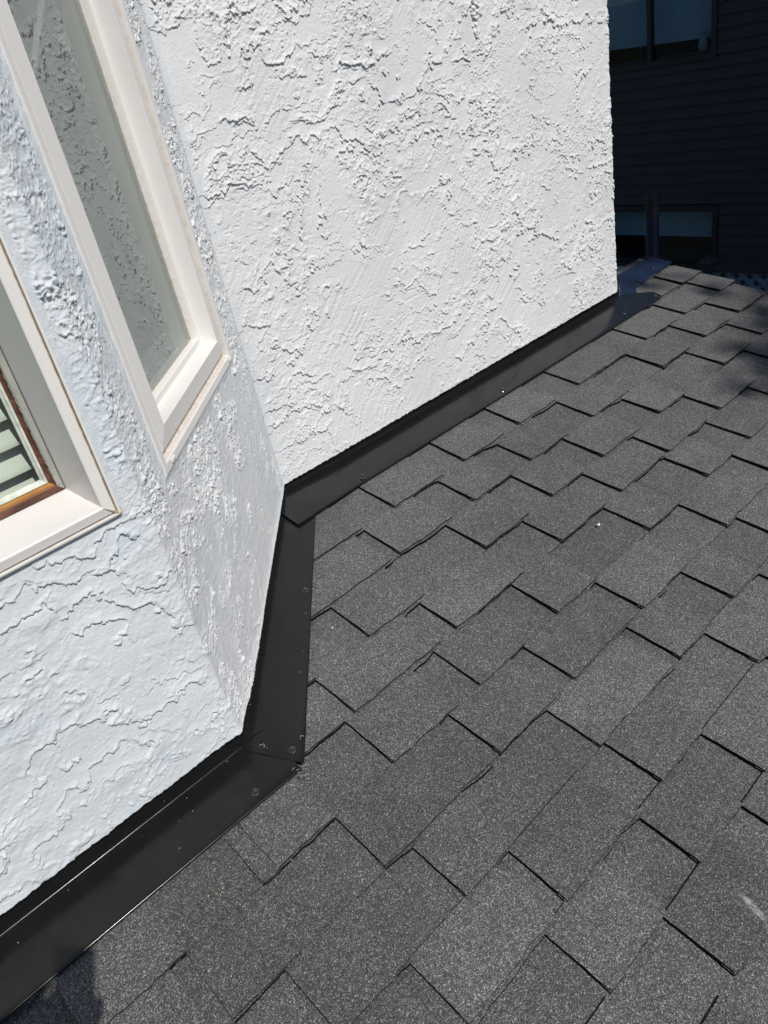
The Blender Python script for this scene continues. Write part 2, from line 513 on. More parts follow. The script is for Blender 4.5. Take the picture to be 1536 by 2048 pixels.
    HB = rough * (.0030 * chips + .0036 * big * (.5 + chips)) + .0010 * vd + .0016 * flat + .0003 * fine + .0024 * h2 * rough - .0018 * pits
    H = HA * wA + HB * wB + HC * wC
    # strips between the frames are rough like the bay side
    post = np.where(inA, sst(zz, WA[2] - .09, WA[2] + .02) * sst(S, L1 - .06, L1 - .03), np.where(inB, (1 - sst(S, L1 + .085, L1 + .125)) * sst(zz, WB[2] - .10, WB[2] + .04), 0.0))
    H = H * (1 - post) + (.0036 * chips * (.45 + rough) + .0030 * big * (.4 + chips) + .0014 * flat - .0022 * pits) * post
    # --- brushed sealant round the frames and in the inner corner
    def seal(d, wid, sd):
        wv = wid * (0.75 + .6 * vn(S * 26 + sd, zz * 26, sd)) 
        kk = 1 - sst(d, wv * .7, wv)
        lump = .0034 * kk * np.clip(1 - d / wv, 0, 1) + kk * .0018 * (fbm(S * 55, zz * 48, 2, sd + 3) - .5) + .0016 * np.exp(-((d - wv * .85) / .004) ** 2) * vn(S * 90, zz * 70, sd + 5)
        return kk, lump
    kA, lA = seal(dA, .019, 22); kB, lB = seal(dB, .017, 25)
    kA = np.where(zz < WA[2] - .004, kA * .25, kA)
    dcr = np.abs(S - L2)
    kC, lC = seal(dcr, .020, 29)
    kC = kC * sst(vn(S * 0 + 2, zz * 5, 35), .2, .5)
    H = H * (1 - kA) + lA * kA
    H = H * (1 - kB) + lB * kB
    H = H * (1 - .8 * kC) + .001 * kC * (fbm(S * 40, zz * 18, 2, 31))
    # far corner is ragged
    rg = np.exp(-((S - L3) / .022) ** 2)
    H = H + rg * (.0085 * (fbm(S * 9 + 3, zz * 34, 4, 16) - .45) + .004 * np.clip(vn(S * 40, zz * 75, 18) - .7, 0, 1) * 3)
    # trowelled lower edge
    eb = np.exp(-np.maximum(Z - zb[:, None].astype(np.float32), 0) / .012)
    H = H * (1 - .66 * eb) + (.0012 + .0038 * wB) * eb
    H = H + .0035 * np.exp(-((S - L1 - .006) / .016) ** 2) * np.exp(-np.maximum(Z - zb[:, None].astype(np.float32), 0) / .05)
    # patch colour mask
    pm = sst(fbm(S * 7 + 3, zz * 3.6 + 5, 3, 48), .54, .60) * (.75 * wB * (1 - rough) + .40 * wA * sst(clus2, .42, .55)) * .9 + .06
    pm = np.maximum(pm, np.maximum(kA, kB) * .45); pm = np.maximum(pm, kC * .45); pm = pm + wB * .12 + wA * (.26 + .40 * sst(fbm(S * 6, zz * 9 + 4, 3, 57), .42, .58)) + .15 * post
    X = xs[:, None] + nx[:, None] * H; Y = ys[:, None] + ny[:, None] * H
    # torn edges sag: the proud lip of a ledge hangs over what is below it
    sag = np.maximum(np.maximum(h1 * 1.0, h2 * .85), h3 * .55) * (wC + .6 * wB * rough) + .75 * wA * np.maximum(hA, .7 * hA2)
    sag = sag * (1 - np.maximum(kA, kB)) * (1 - post) * (1 - eb)
    Zd = Z - .0046 * sag - .0012 * np.clip(crumb, 0, 1) * cm
    co = np.stack([X, Y, Zd], -1).reshape(-1, 3)
    # back lip along the lower edge
    lip = np.stack([xs - nx * .022, ys - ny * .022, zb + .003], -1)
    allco = np.concatenate([co, lip]).astype(np.float32)
    i = np.arange(ns - 1)[:, None]; j = np.arange(nz - 1)[None, :]
    a = (i * nz + j); f = np.stack([a, a + nz, a + nz + 1, a + 1], -1)
    cx = S[:-1, :-1]; cz = zz[:-1, :-1]
    xa = cx - S_A + XAB; tb = cx - L1
    hole = ((xa > WA[0]) & (xa < WA[1] - .006) & (cz > WA[2] + .006) & (cz < WA[3])) & (cx < L1)
    hole |= ((tb > WB[0] + .006) & (tb < WB[1] - .006) & (cz > WB[2] + .006) & (cz < WB[3])) & (cx >= L1) & (cx < L2)
    f = f[~hole].reshape(-1, 4)
    k = np.arange(ns - 1); n0 = ns * nz
    lf = np.stack([k * nz, n0 + k, n0 + k + 1, (k + 1) * nz], -1)
    f = np.concatenate([f, lf])
    me = bpy.data.meshes.new('stucco_wall')
    me.vertices.add(len(allco)); me.vertices.foreach_set('co', allco.ravel())
    me.loops.add(f.size); me.loops.foreach_set('vertex_index', f.ravel().astype(np.int32))
    me.polygons.add(len(f)); me.polygons.foreach_set('loop_start', np.arange(0, f.size, 4, dtype=np.int32))
    me.polygons.foreach_set('use_smooth', np.ones(len(f), bool))
    me.update(calc_edges=True)
    at = me.attributes.new('patch', 'FLOAT', 'POINT')
    at.data.foreach_set('value', np.concatenate([pm.ravel(), np.zeros(ns)]).astype(np.float32))
    me.validate()
    return me
stucco = link('stucco_wall', build_stucco(), M_STUCCO, house)

# rest of the walls, plain (outside the photograph)
mb = MB()
ztop = ZC + 1.5
xa0 = XAB - S_A + S_0
mb.quad((xa0 - 1.3, YA, ZC - 1.6), (xa0, YA, ZC - 1.6), (xa0, YA, ZT), (xa0 - 1.3, YA, ZT))
mb.quad((xa0 - 1.3, YA + .02, ZT), (XAB, YA + .02, ZT), (XAB, YA + .02, ztop), (xa0 - 1.3, YA + .02, ztop))
mb.quad((XAB, YA + .02, ZT), (XC0, YC + .02, ZT), (XC0, YC + .02, ztop), (XAB, YA + .02, ztop))
mb.quad((XC0, YC + .02, ZT), (XEND, YC + .02, ZT), (XEND, YC + .02, ztop), (XC0, YC + .02, ztop))
mb.quad((XEND - .003, YC + .24, 0), (XEND - .003, YC + 6, 0), (XEND - .003, YC + 6, ztop), (XEND - .003, YC + .24, ztop))
mb.quad((XEND - .003, YC + .02, ZT), (XEND - .003, YC + .25, ZT), (XEND - .003, YC + .25, ztop), (XEND - .003, YC + .02, ztop))
mb.quad((xa0 - 1.3, YC + 6, 0), (xa0 - 1.3, YA, 0), (xa0 - 1.3, YA, ztop), (xa0 - 1.3, YC + 6, ztop))
mb.quad((XEND, YC + 6, 0), (xa0 - 1.3, YC + 6, 0), (xa0 - 1.3, YC + 6, ztop), (XEND, YC + 6, ztop))
mb.poly([(xa0 - 1.3, YA, ztop), (XAB, YA, ztop), (XC0, YC, ztop), (XEND, YC, ztop), (XEND, YC + 6, ztop), (xa0 - 1.3, YC + 6, ztop)])
mb.obj('outer_wall', M_STUCCO, house)

# --- windows
def ring_pt(o, ta, na, w, d, out, c):
    t = (w[0] + d, w[1] - d, w[1] - d, w[0] + d)[c]
    z = (w[2] + d, w[2] + d, w[3] - d, w[3] - d)[c]
    return o + ta * t + na * out + Vector((0, 0, z))
def ring_frame(name, o, ta, na, w, prof, mats, parent, mi=None, masks=None, bev=0.0008):
    mb = MB(); vals = {k: [] for k in (masks or {})}
    for i in range(len(prof) - 1):
        for c in range(4):
            e = (c + 1) % 4
            nseg = 1
            mb.quad(ring_pt(o, ta, na, w, *prof[i], c), ring_pt(o, ta, na, w, *prof[i], e),
                    ring_pt(o, ta, na, w, *prof[i + 1], e), ring_pt(o, ta, na, w, *prof[i + 1], c), m=(mi[i] if mi else 0))
            for k in vals:
                a, b = masks[k](i, c), masks[k](i + 1, c)
                vals[k] += [a, a, b, b]
    ob = mb.obj(name, mats, parent, weld=not masks)
    for k in vals:
        at = ob.data.attributes.new(k, 'FLOAT', 'POINT')
        at.data.foreach_set('value', np.array(vals[k], np.float32))
    if not masks and bev: bevel(ob, bev)
    return ob
def grime(ob, o, ta, w, ranges):
    off = Vector((0, 0, 0)); p = ob.parent
    while p: off += p.location; p = p.parent
    vals = []
    for v in ob.data.vertices:
        q = v.co + off - o
        t = q.dot(ta); d = min(t - w[0], w[1] - t, q.z - w[2], w[3] - q.z)
        vals.append(max([k for a, b, k in ranges if a - 2e-5 <= d <= b + 2e-5] + [0.0]))
    ob.data.attributes.new('grime', 'FLOAT', 'POINT').data.foreach_set('value', np.array(vals, np.float32))
TA, NA, OA = Vector((1, 0, 0)), Vector((0, -1, 0)), Vector((0, YA, ZC))
TB, NB, OB = Vector((.70710678, .70710678, 0)), Vector((.70710678, -.70710678, 0)), Vector((XAB, YA, ZC))

winA = bpy.data.objects.new('window', None); COL.objects.link(winA); winA.parent = house
winA['label'] = 'wide white window with a rusty flaking sash'
profA = [(0, -.03), (0, .010), (.0045, .011), (.005, .001), (.0078, .001), (.0082, .0085), (.0245, .0125), (.0275, .0110), (.0390, -.101)]
grime(ring_frame('frame', OA, TA, NA, WA, profA, M_WHITE, winA), OA, TA, WA, [(.0049, .0079, .9)])
# sash: groove, olive paint, rusty edge, glazing bead; lower rail far more rusted
ps = [(.0350, -.106), (.0378, -.0965), (.0385, -.0965), (.0388, -.1065), (.0402, -.1065), (.0406, -.0985), (.0500, -.0995), (.0545, -.107), (.0600, -.1085)]
def rustm(i, c):
    return (.15, .15, .15, .15, .15, .15, .20, .80, .9)[i] + (.5 if c == 0 else 0)
def orangem(i, c):
    return (0, 0, 0, 0, 0, 0, 0, .5, 1.0)[i] if c == 0 else (0, 0, 0, 0, 0, 0, 0, .0, .03)[i]
ring_frame('sash', OA, TA, NA, WA, ps, M_SASH, winA, masks={'rust': rustm, 'orange': orangem})
ring_frame('glazing_bead', OA, TA, NA, WA, [(.0595, -.1085), (.0605, -.1055), (.0640, -.1060), (.0655, -.110), (.0675, -.111), (.0690, -.1135)], M_SEAL, winA)
def pane(o, ta, na, w, d, out, mat, parent):
    mb = MB()
    mb.quad(*[ring_pt(o, ta, na, w, d, out, c) for c in range(4)])
    return mb.obj('pane', mat, parent)
pane(OA, TA, NA, WA, .066, -.1125, M_GLASS, winA)
# brown sealant where the sill meets the jamb
mb = MB(); rs = random.Random(4)
pts = []
for k_ in range(15):
    a = k_ / 14
    pts.append(OA + Vector((.3305 - .0065 * a * 0 + .0000 * a, -.0105 + .118 * a, -.5432 + .0060 * a)) + Vector((-.0108 * a, -.012 * a, .0036 * a)))
mb.tube(pts, [.0011 + .0008 * rs.random() for _ in pts], 6)
mb.tube([OA + Vector((.331, -.012, -.5455)), OA + Vector((.342, -.0115, -.556)), OA + Vector((.352, -.010, -.5655))], [.0012, .0009, .0016], 6)
mb.tube([OA + Vector((.350, -.009, -.569)), OA + Vector((.357, -.008, -.567)), OA + Vector((.3585, -.006, -.560))], [.0022, .0034, .0018], 8)
mb.obj('sealant_bead', simple('yellowed_sealant', (.52, .40, .22), .6, .35, 200, bumpd=.0006), winA)

winB = bpy.data.objects.new('window', None); COL.objects.link(winB); winB.parent = house
winB['label'] = 'narrow white window in the angled side of the bay'
profB = [(0, -.03), (0, .005), (.004, .006), (.0195, .006), (.0205, -.009), (.0325, -.009), (.0335, -.004), (.036, -.001), (.0755, .004), (.0790, -.036), (.0955, -.033), (.0985, -.054), (.103, -.054)]
grime(ring_frame('frame', OB, TB, NB, WB, profB, M_VINYL, winB), OB, TB, WB, [(.0204, .0326, .6), (.0984, .0986, .5)])
pane(OB, TB, NB, WB, .097, -.050, M_GLASS2, winB)
ring_frame('inner_sash', OB, TB, NB, WB, [(.094, -.060), (.128, -.064), (.132, -.075), (.132, -.10)], M_ROOM, winB)
for t in (.112 + .052, .742 - .030):
    mb = MB()
    c = OB + TB * t + NB * .0062 + Vector((0, 0, -.5775))
    mb.box(c - TB * .011 - Vector((0, 0, .004)), TB * .022, Vector((0, 0, .008)), NB * .0035)
    o = mb.obj('weep_cover', M_VINYL, winB); bevel(o, .0016, 3)

# rooms behind the panes
mb = MB()
def room(o, ta, na, w, depth0, depth1):
    p = [ring_pt(o, ta, na, w, .02, -depth0, c) for c in range(4)]
    q = [ring_pt(o, ta, na, (w[0] - .35, w[1] + .02, w[2] - .4, w[3] + .3) if False else w, .02, -depth1, c) for c in range(4)]
    for c in range(4):
        e = (c + 1) % 4
        mb.quad(p[c], q[c], q[e], p[e])
    mb.quad(*q)
room(OA, TA, NA, WA, .112, .62)
room(OB, TB, NB, WB, .10, .55)
mb.obj('room_wall', M_ROOM, house)

# --- porch roof: shingle courses with thick staggered tabs
BUTT = [-1.721, -1.578, -1.435, -1.292, -1.149, -1.006, -.863, -.721, -.578, -.436, -.294, -.155, -.012, .119, .257, .392, .5355, .681, .834, .972, 1.128, 1.285, 1.443, 1.580, 1.705]
LEFT = {1.285: [1.219, 1.538, 1.823, 2.172, 2.636, 2.938, 3.232], 1.128: [1.085, 1.402, 1.682, 2.025, 2.478, 2.804, 3.09],
        .972: [.818, 1.264, 1.576, 1.849, 2.191, 2.642, 2.961], .834: [.641, .986, 1.427, 1.732, 2.007, 2.347, 2.796],
        .681: [.259, .296, .61, .892, 1.197, 1.633, 1.971, 2.244, 2.548], .5355: [.441, .783, 1.054, 1.356, 1.791, 2.123],
        .392: [.197, .507, .943, 1.274, 1.542, 1.842], .257: [.355, .626, .958, 1.385], .119: [.05, .556, .857, 1.120],
        -.012: [.33, .723, 1.019], 1.443: [2.62, 2.90]}
RAKE = 3.365
rr = random.Random(5)
for b in BUTT:
    if b not in LEFT:
        x = -1.5 + rr.random() * .2; l = []
        while x < RAKE - .1:
            l.append(x); x += rr.uniform(.27, .42)
        LEFT[b] = l
    else:
        l = LEFT[b]
        if b != 1.443:
            x = l[0] - rr.uniform(.3, .4)
            while x > -1.5: l.insert(0, x); x -= rr.uniform(.27, .42)
        x = l[-1] + rr.uniform(.28, .36)
        while x < RAKE - .08: l.append(x); x += rr.uniform(.27, .4)

def shingles():
    V, F, MI, TN = [], [], [], []
    def add(q, m, t):
        n = len(V); V.extend(q); F.append((n, n + 1, n + 2, n + 3)); MI.append(m); TN.extend([t] * 4)
    wb0, wb1, wt0, wt1 = -.0108, -.0138, .0006, -.0056
    for ci, b in enumerate(BUTT[:-1]):
        top = BUTT[ci + 1]
        sd = rr.random() * 99
        # base ply
        n = 170
        us = [-1.5 + (RAKE + 1.5) * i / n for i in range(n + 1)]
        rnd = rr.uniform(.9, 1.02)
        def jv(u): return b + .0022 * (float(fbm(np.float32(u * 14 + sd), np.float32(ci * 3.3), 3, 2)) - .5) * 2
        def jw(u): return .0012 * (float(vn(np.float32(u * 5 + sd), np.float32(ci * 1.7), 3)) - .5) * 2
        ups = [rr.uniform(-.06, .06)]
        shv = -1.5 + rr.random() * .5; cut = []
        while shv < RAKE: cut.append(shv); shv += rr.uniform(.3, .95)
        tone = 1.0; ck = 0
        for i in range(n):
            u0, u1 = us[i], us[i + 1]
            while ck < len(cut) and u0 > cut[ck]:
                ck += 1; tone = rr.uniform(.90, 1.08)
            a, c2 = jw(u0), jw(u1)
            p0 = R(u0, jv(u0), wb0 + a); p1 = R(u1, jv(u1), wb0 + c2)
            add([p0, p1, R(u1, top + .05, wb1 - .0015), R(u0, top + .05, wb1 - .0015)], 0, tone * rnd)
            add([R(u0, jv(u0), wb0 - .006), R(u1, jv(u1), wb0 - .006), p1, p0], 2, 1)
        # tabs
        nxt = LEFT[BUTT[ci - 1]] if ci > 0 else []
        ls = LEFT[b]
        for i, l in enumerate(ls):
            lim = ls[i + 1] - .035 if i + 1 < len(ls) else RAKE
            cand = [x for x in nxt if x > l + .09]
            r_ = (cand[0] + (rr.choice((0.004, .01, .03, .055)) if rr.random() < .8 else .0)) if cand else l + rr.uniform(.14, .25)
            r_ = min(r_, lim, l + .33, RAKE)
            if r_ < l + .05: r_ = min(l + .12, RAKE)
            if abs(l - .259) < 1e-4: r_ = .300
            tone = rr.choice((.84, .92, .97, 1.0, 1.05, 1.12, 1.0))
            lift = rr.uniform(-.0006, .0012) - (.0045 if abs(l - .259) < 1e-4 else 0)
            sk = rr.uniform(-.003, .003)
            k = max(3, int((r_ - l) / .012)); mv = 8
            dv = rr.uniform(-.002, .004)
            def bot(u): return b - .0015 + .0052 * (float(fbm(np.float32(u * 26 + sd), np.float32(i * 2.3), 4, 4, .62)) - .5) * 2
            curl = rr.uniform(0, .0022)
            def top_w(fu, fv):   # height of the tab surface
                return wt0 + lift + (wt1 - wt0) * fv + curl * (1 - fv) ** 2 * (abs(fu - .5) * 2) ** 2
            def lu(fv): return l + sk * fv + .0010 * (float(vn(np.float32(fv * 14 + i * 3.1), np.float32(sd), 5)) - .5) * 2
            def ru(fv): return r_ - sk * fv
            tt = top + .0006
            def P(fu, fv):
                u = lu(fv) * (1 - fu) + ru(fv) * fu
                vb = bot(u)
                return R(u, vb + (tt - vb) * fv, top_w(fu, fv))
            g = [[P(x / k, y / mv) for y in range(mv + 1)] for x in range(k + 1)]
            # lower ply of the tab peeps out unevenly under the upper one
            s2 = rr.random() * 50; amp = rr.choice((.002, .004, .006))
            low = []
            for x in range(k + 1):
                fu = x / k
                u = (l - .0012) * (1 - fu) + (r_ + .001) * fu
                o_ = amp * 2.4 * max(0.0, float(fbm(np.float32(u * 11 + s2), np.float32(i * 1.3), 3, 7)) - .40) * 2
                wv_ = top_w(fu, 0) - .0058
                low.append((R(u, bot(u) - o_, wv_), R(u, bot(u) + .02, wv_ - .0006)))
            for x in range(k):
                a, c2 = low[x], low[x + 1]
                add([a[0], c2[0], c2[1], a[1]], 0, tone * .9)
                add([a[0] + NW * -.009, c2[0] + NW * -.009, c2[0], a[0]], 1, 1)
            for x in range(k):
                for y in range(mv):
                    add([g[x][y], g[x + 1][y], g[x + 1][y + 1], g[x][y + 1]], 0, tone)
                a, c2 = g[x][0], g[x + 1][0]
                dn = NW * -.0145
                add([a + dn, c2 + dn, c2, a], 2, 1)
                a, c2 = g[x][mv], g[x + 1][mv]
                add([c2 + dn, a + dn, a, c2], 1, 1)
            for y in range(mv):
                a, c2 = g[0][y], g[0][y + 1]
                add([c2 + dn, a + dn, a, c2], 1, 1)
                a, c2 = g[k][y], g[k][y + 1]
                add([a + dn, c2 + dn, c2, a], 2, 1)
    # deck body below the shingles
    me = bpy.data.meshes.new('roof')
    me.from_pydata([tuple(v) for v in V], [], F)
    me.polygons.foreach_set('material_index', MI)
    at = me.color_attributes.new('tone', 'FLOAT_COLOR', 'POINT')
    cc = np.ones((len(V), 4), np.float32); cc[:, :3] = np.array(TN, np.float32)[:, None]
    at.data.foreach_set('color', cc.ravel())
    return me
M_FASCIA = simple('fascia_paint', (0.05, 0.055, 0.065), 0.5, 0.1, 8)
roof = link('roof', shingles(), [M_GRAN, M_CUT, M_BUTT], house)
mb = MB()
mb.box(R(-1.5, -1.72, -.03), Vector((RAKE + 1.5 - .012, 0, 0)), UW * (1.72 + 1.712), NW * -.16)
mb.obj('roof_deck', M_FASCIA, house)
mb = MB()
mb.ab(-1.45, 3.2, -1.25, YC + .1, 0, ZC - 2.02)
mb.obj('lower_wall', M_STUCCO, house)

# ------------------------------------------------------------------ flashing
def strip_mesh(sections, thick=.0011):
    """sections: list of polylines (same length) along the run"""
    mb = MB()
    for i in range(len(sections) - 1):
        for j in range(len(sections[0]) - 1):
            mb.quad(sections[i][j], sections[i + 1][j], sections[i + 1][j + 1], sections[i][j + 1])
    return mb
def finish(o, thick=.0012, bw=0):
    for p in o.data.polygons: p.use_smooth = True
    s = o.modifiers.new('sheet', 'SOLIDIFY'); s.thickness = thick; s.offset = -1
    e = o.modifiers.new('split', 'EDGE_SPLIT'); e.split_angle = math.radians(40)
    return o
def screw(u, v, w, parent, tilt=0.0):
    p = R(u, v, w)
    mb = MB()
    ax = (NW + Vector((tilt, tilt * .5, 0))).normalized()
    a = ax.orthogonal().normalized(); b = ax.cross(a)
    def ring(r, h, n, ph=0): return [p + ax * h + (a * math.cos(2 * math.pi * k / n + ph) + b * math.sin(2 * math.pi * k / n + ph)) * r for k in range(n)]
    def loft(A, B):
        for k in range(len(A)): mb.quad(A[k], A[(k + 1) % len(A)], B[(k + 1) % len(A)], B[k])
    rs = [ring(.0090, -.003, 20), ring(.0090, .0012, 20), ring(.0080, .0022, 20), ring(.0060, .0030, 20)]
    for i in range(3): loft(rs[i], rs[i + 1])
    mb.poly(rs[3])
    ph = random.random()
    hx = [ring(.0056, .0020, 6, ph), ring(.0056, .0078, 6, ph), ring(.0046, .0092, 6, ph)]
    loft(hx[0], hx[1]); loft(hx[1], hx[2]); mb.poly(hx[2])
    o = mb.obj('screw', M_SCREW, parent)
    return o
def vnf(x, y, s): return float(vn(np.float32(x), np.float32(y), s)) - .5

def fl_section(fu, fv_, ou, ov, wf, wo, legdir, u_run, seed, back=(0, 0)):
    """points from the top of the upstand down to the drip edge; fu,fv fold point, ou,ov outer point"""
    P = []
    f0 = R(fu, fv_, wf)
    for h in (.082, .06, .04, .02, .009):
        P.append(f0 + Vector((0, 0, h)) + legdir * (.0006 * vnf(u_run * 6, h * 30, seed)))
    d = R(ou, ov, wo) - R(fu, fv_, wf); dl = d.length; d.normalize()
    # small bend radius
    up = Vector((0, 0, 1))
    for a in (0, .25, .5, .75, 1):
        rad = .004
        q = f0 + up * rad * (1 - a) ** 2 + d * rad * a ** 2
        P.append(q)
    nseg = 9
    for i in range(1, nseg + 1):
        a = i / nseg
        q = f0 + d * (.004 + (dl - .004) * a) + NW * (.0011 * vnf(u_run * 4.5, a * 2.4, seed + 2) * (1 if i < nseg else .6) + .0012 * math.sin(a * math.pi) * vnf(u_run * 1.6, 3, seed + 4))
        P.append(q)
    e_ = P[-1]
    for a in (22, 45, 67, 90):
        t = math.radians(a)
        P.append(e_ + d * (.0017 * math.sin(t)) - NW * (.0017 * (1 - math.cos(t))))
    P.append(P[-1] - NW * .0022)
    return P

f_grp = 'black metal flashing strips along the foot of the wall'
# bay front
FA = empty('metal_flashing', tuple(R(0, .87, 0)), 'black flashing strip under the wide rusty window, at the lower left along the bay front', 'flashing', f_grp)
secs = []
for i in range(81):
    u = -1.1 + (0.462 + 1.1) * i / 80
    secs.append(fl_section(u, .9395 + .004, u, .8115 + .0007 * vnf(u * 5, 1, 1), .0032, .0022, Vector((0, -1, 0)), u, 1))
    for j in range(5): secs[-1][j].x = min(secs[-1][j].x, .404 + .003 * j)      # the upstand stops at the bay corner
o = finish(strip_mesh(secs).obj('sheet', M_FLASH, FA))
for (u, v) in ((.360, .835), (-.42, .835)): screw(u, v, .0028, FA, .02)
# bay side
FB = empty('metal_flashing', tuple(R(.7, 1.17, 0)), 'dusty black flashing strip climbing the angled side of the bay between two other strips', 'flashing', f_grp)
f0, f1 = Vector((.409, .9445)), Vector((1.009, 1.5895))
pd = Vector((.7322, -.6811))
secs = []
N = 40
for i in range(N + 1):
    a = i / N
    f = f0.lerp(f1, a)
    q = f + pd * (.133 - .010 * a)
    # lower end is cut back along the corner
    sh = 0.0
    secs.append(fl_section(f.x, f.y, q.x, q.y, .0052, .0048, NB, a * .9, 5))
mbB = strip_mesh(secs)
# lower cut: extend the first section to a slanted end
s0 = secs[0]
dirB = (R(f1.x, f1.y) - R(f0.x, f0.y)).normalized()
ext = []
for j, p in enumerate(s0):
    if j < 5: e = -.010 + .016 * j / 5
    elif j < 9: e = .008
    else: e = .008 + .043 * min(1, (j - 8) / 10)
    ext.append(p - dirB * e - Vector((0, 0, .0003)))
for j in range(len(s0) - 1):
    mbB.quad(ext[j], s0[j], s0[j + 1], ext[j + 1])
o = finish(mbB.obj('sheet', M_FLASH, FB))
# folded tab wrapped on to the front strip's upstand
mb = MB()
tb0 = R(.412, .9425, .006)
yt = tb0.y - .0022
mb.poly([(tb0.x + .006, yt - .0006, tb0.z + .004), (tb0.x - .002, yt, tb0.z + .034), (tb0.x - .018, yt, tb0.z + .040), (tb0.x - .036, yt - .0006, tb0.z + .026)])
o = mb.obj('corner_tab', M_FLASH, FB); s = o.modifiers.new('sheet', 'SOLIDIFY'); s.thickness = .001
for (u, v) in ((.476, .856), (.806, 1.205)): screw(u, v, .0052, FB, -.02)
# long strip
FC = empty('metal_flashing', tuple(R(1.9, 1.5, 0)), 'long black flashing strip with three screws along the foot of the large stucco wall', 'flashing', f_grp)
secs = []
uL, uR = .958, 2.893
N = 90
for i in range(N + 1):
    a = i / N; u = uL + (uR - uL) * a
    raise_ = .011 * (1 - sst(np.float64(u), .95, 1.30)) + .0022
    secs.append(fl_section(u, 1.578, u, 1.4365 + .0006 * vnf(u * 4, 2, 2) - .016 * (1 - float(sst(np.float64(u), .95, 1.25))), .0035 + raise_ * .9, .0016 + raise_, Vector((0, -1, 0)), u, 9))
mbC = strip_mesh(secs)
# flat tail running past the corner of the wall
tail = [secs[-1][9:]]
for i in range(1, 5):
    a = i / 4
    row = []
    for j, p in enumerate(secs[-1][9:]):
        k = j / (len(secs[-1][9:]) - 1)
        L = float(np.interp(k, [0, .12, .4, 1], [.012, .06, .135, .10]))
        row.append(Vector(p) + Vector((L * a, 0, 0)) - NW * (.0006 * a))
    tail.append(row)
for i in range(4):
    for j in range(len(tail[0]) - 1):
        mbC.quad(tail[i][j], tail[i + 1][j], tail[i + 1][j + 1], tail[i][j + 1])
o = finish(mbC.obj('sheet', M_FLASH2, FC))
mb = MB()   # bare cut at the notch by the wall corner
e0 = secs[-1][0]; e1 = secs[-1][9]
mb.box(Vector(secs[-1][9]) + Vector((.0002, -.001, 0)), Vector((.0016, 0, 0)), Vector((0, -.0012, 0)), Vector((0, 0, .05)))
mb.obj('bare_edge', M_RAW, FC)
for (u, v, w) in ((1.246, 1.439 + .012, .008), (1.943, 1.456, .0045), (2.762, 1.468, .0045), (2.998, 1.463, .004)): screw(u, v, w, FC, .05)
# end piece past the corner
FD = empty('metal_flashing', tuple(R(3.1, 1.65, 0)), 'short black flashing piece reflecting blue sky, past the far corner of the wall', 'flashing', f_grp)
secs = []
for i in range(25):
    a = i / 24; u = 2.78 + (3.378 - 2.78) * a
    row = []
    lo = float(np.interp(u, [2.78, 2.93, 3.02, 3.38], [1.50, 1.50, 1.574, 1.598]))
    for j in range(9):
        k = j / 8
        v = 1.708 * (1 - k) + lo * k
        row.append(R(u, v, .0012 + .0016 * vnf(u * 5, k * 2, 3) + .0010 * (1 - a)))
    row.append(R(u, lo - .001, -.002))
    secs.append(row)
o = finish(strip_mesh(secs).obj('sheet', M_FLASH_SKY, FD))
for (u, v) in ((2.968, 1.622), (3.255, 1.625)): screw(u, v, .0025, FD, .05)

# swarf left by the snips
mb = MB(); rs = random.Random(3)
for (cu, cv, w, n, sp) in ((.437, .905, .008, 4, .012), (.465, .808, .007, 9, .018), (.455, .79, .002, 6, .02), (2.99, 1.44, .006, 3, .012), (.505, .86, .008, 2, .01)):
    for _ in range(n):
        u, v = cu + rs.gauss(0, sp * .5), cv + rs.gauss(0, sp * .5)
        a = rs.random() * 6.28; L = rs.uniform(.003, .009)
        pts = [R(u + math.cos(a + t * .5) * L * t, v + math.sin(a + t * .5) * L * t, w + .001 + .001 * t) for t in (0, .5, 1)]
        mb.tube(pts, .0005, 5)
tag(mb.obj('metal_swarf', M_RAW), 'bright metal shavings left at the cut flashing corner', 'debris', kind='stuff')

# pebbles on the shingles
def pebble(u, v, r, label, col):
    bm = bmesh.new()
    bmesh.ops.create_icosphere(bm, subdivisions=3, radius=1)
    rp = random.Random(int(u * 1000))
    ph = rp.random() * 9
    for ve in bm.verts:
        k = 1 + .25 * math.sin(ve.co.x * 2.3 + ph) * math.cos(ve.co.y * 3.1 + ph) + .08 * math.sin(ve.co.z * 7)
        ve.co = Vector((ve.co.x * 1.25 * k, ve.co.y * .85 * k, ve.co.z * .6 * k)) * r
    me = bpy.data.meshes.new('pebble'); bm.to_mesh(me); bm.free()
    for p in me.polygons: p.use_smooth = True
    o = link('pebble', me, simple('pebble_stone', col, .7, .12, 400))
    o.location = R(u, v, r * .4 - .004)
    tag(o, label, 'pebble')
pebble(1.553, .797, .0046, 'cream pebble lying on a shingle in the middle of the roof', (.72, .68, .55))
pebble(.772, 1.062, .0026, 'tiny pale pebble on a shingle near the angled flashing', (.6, .58, .5))

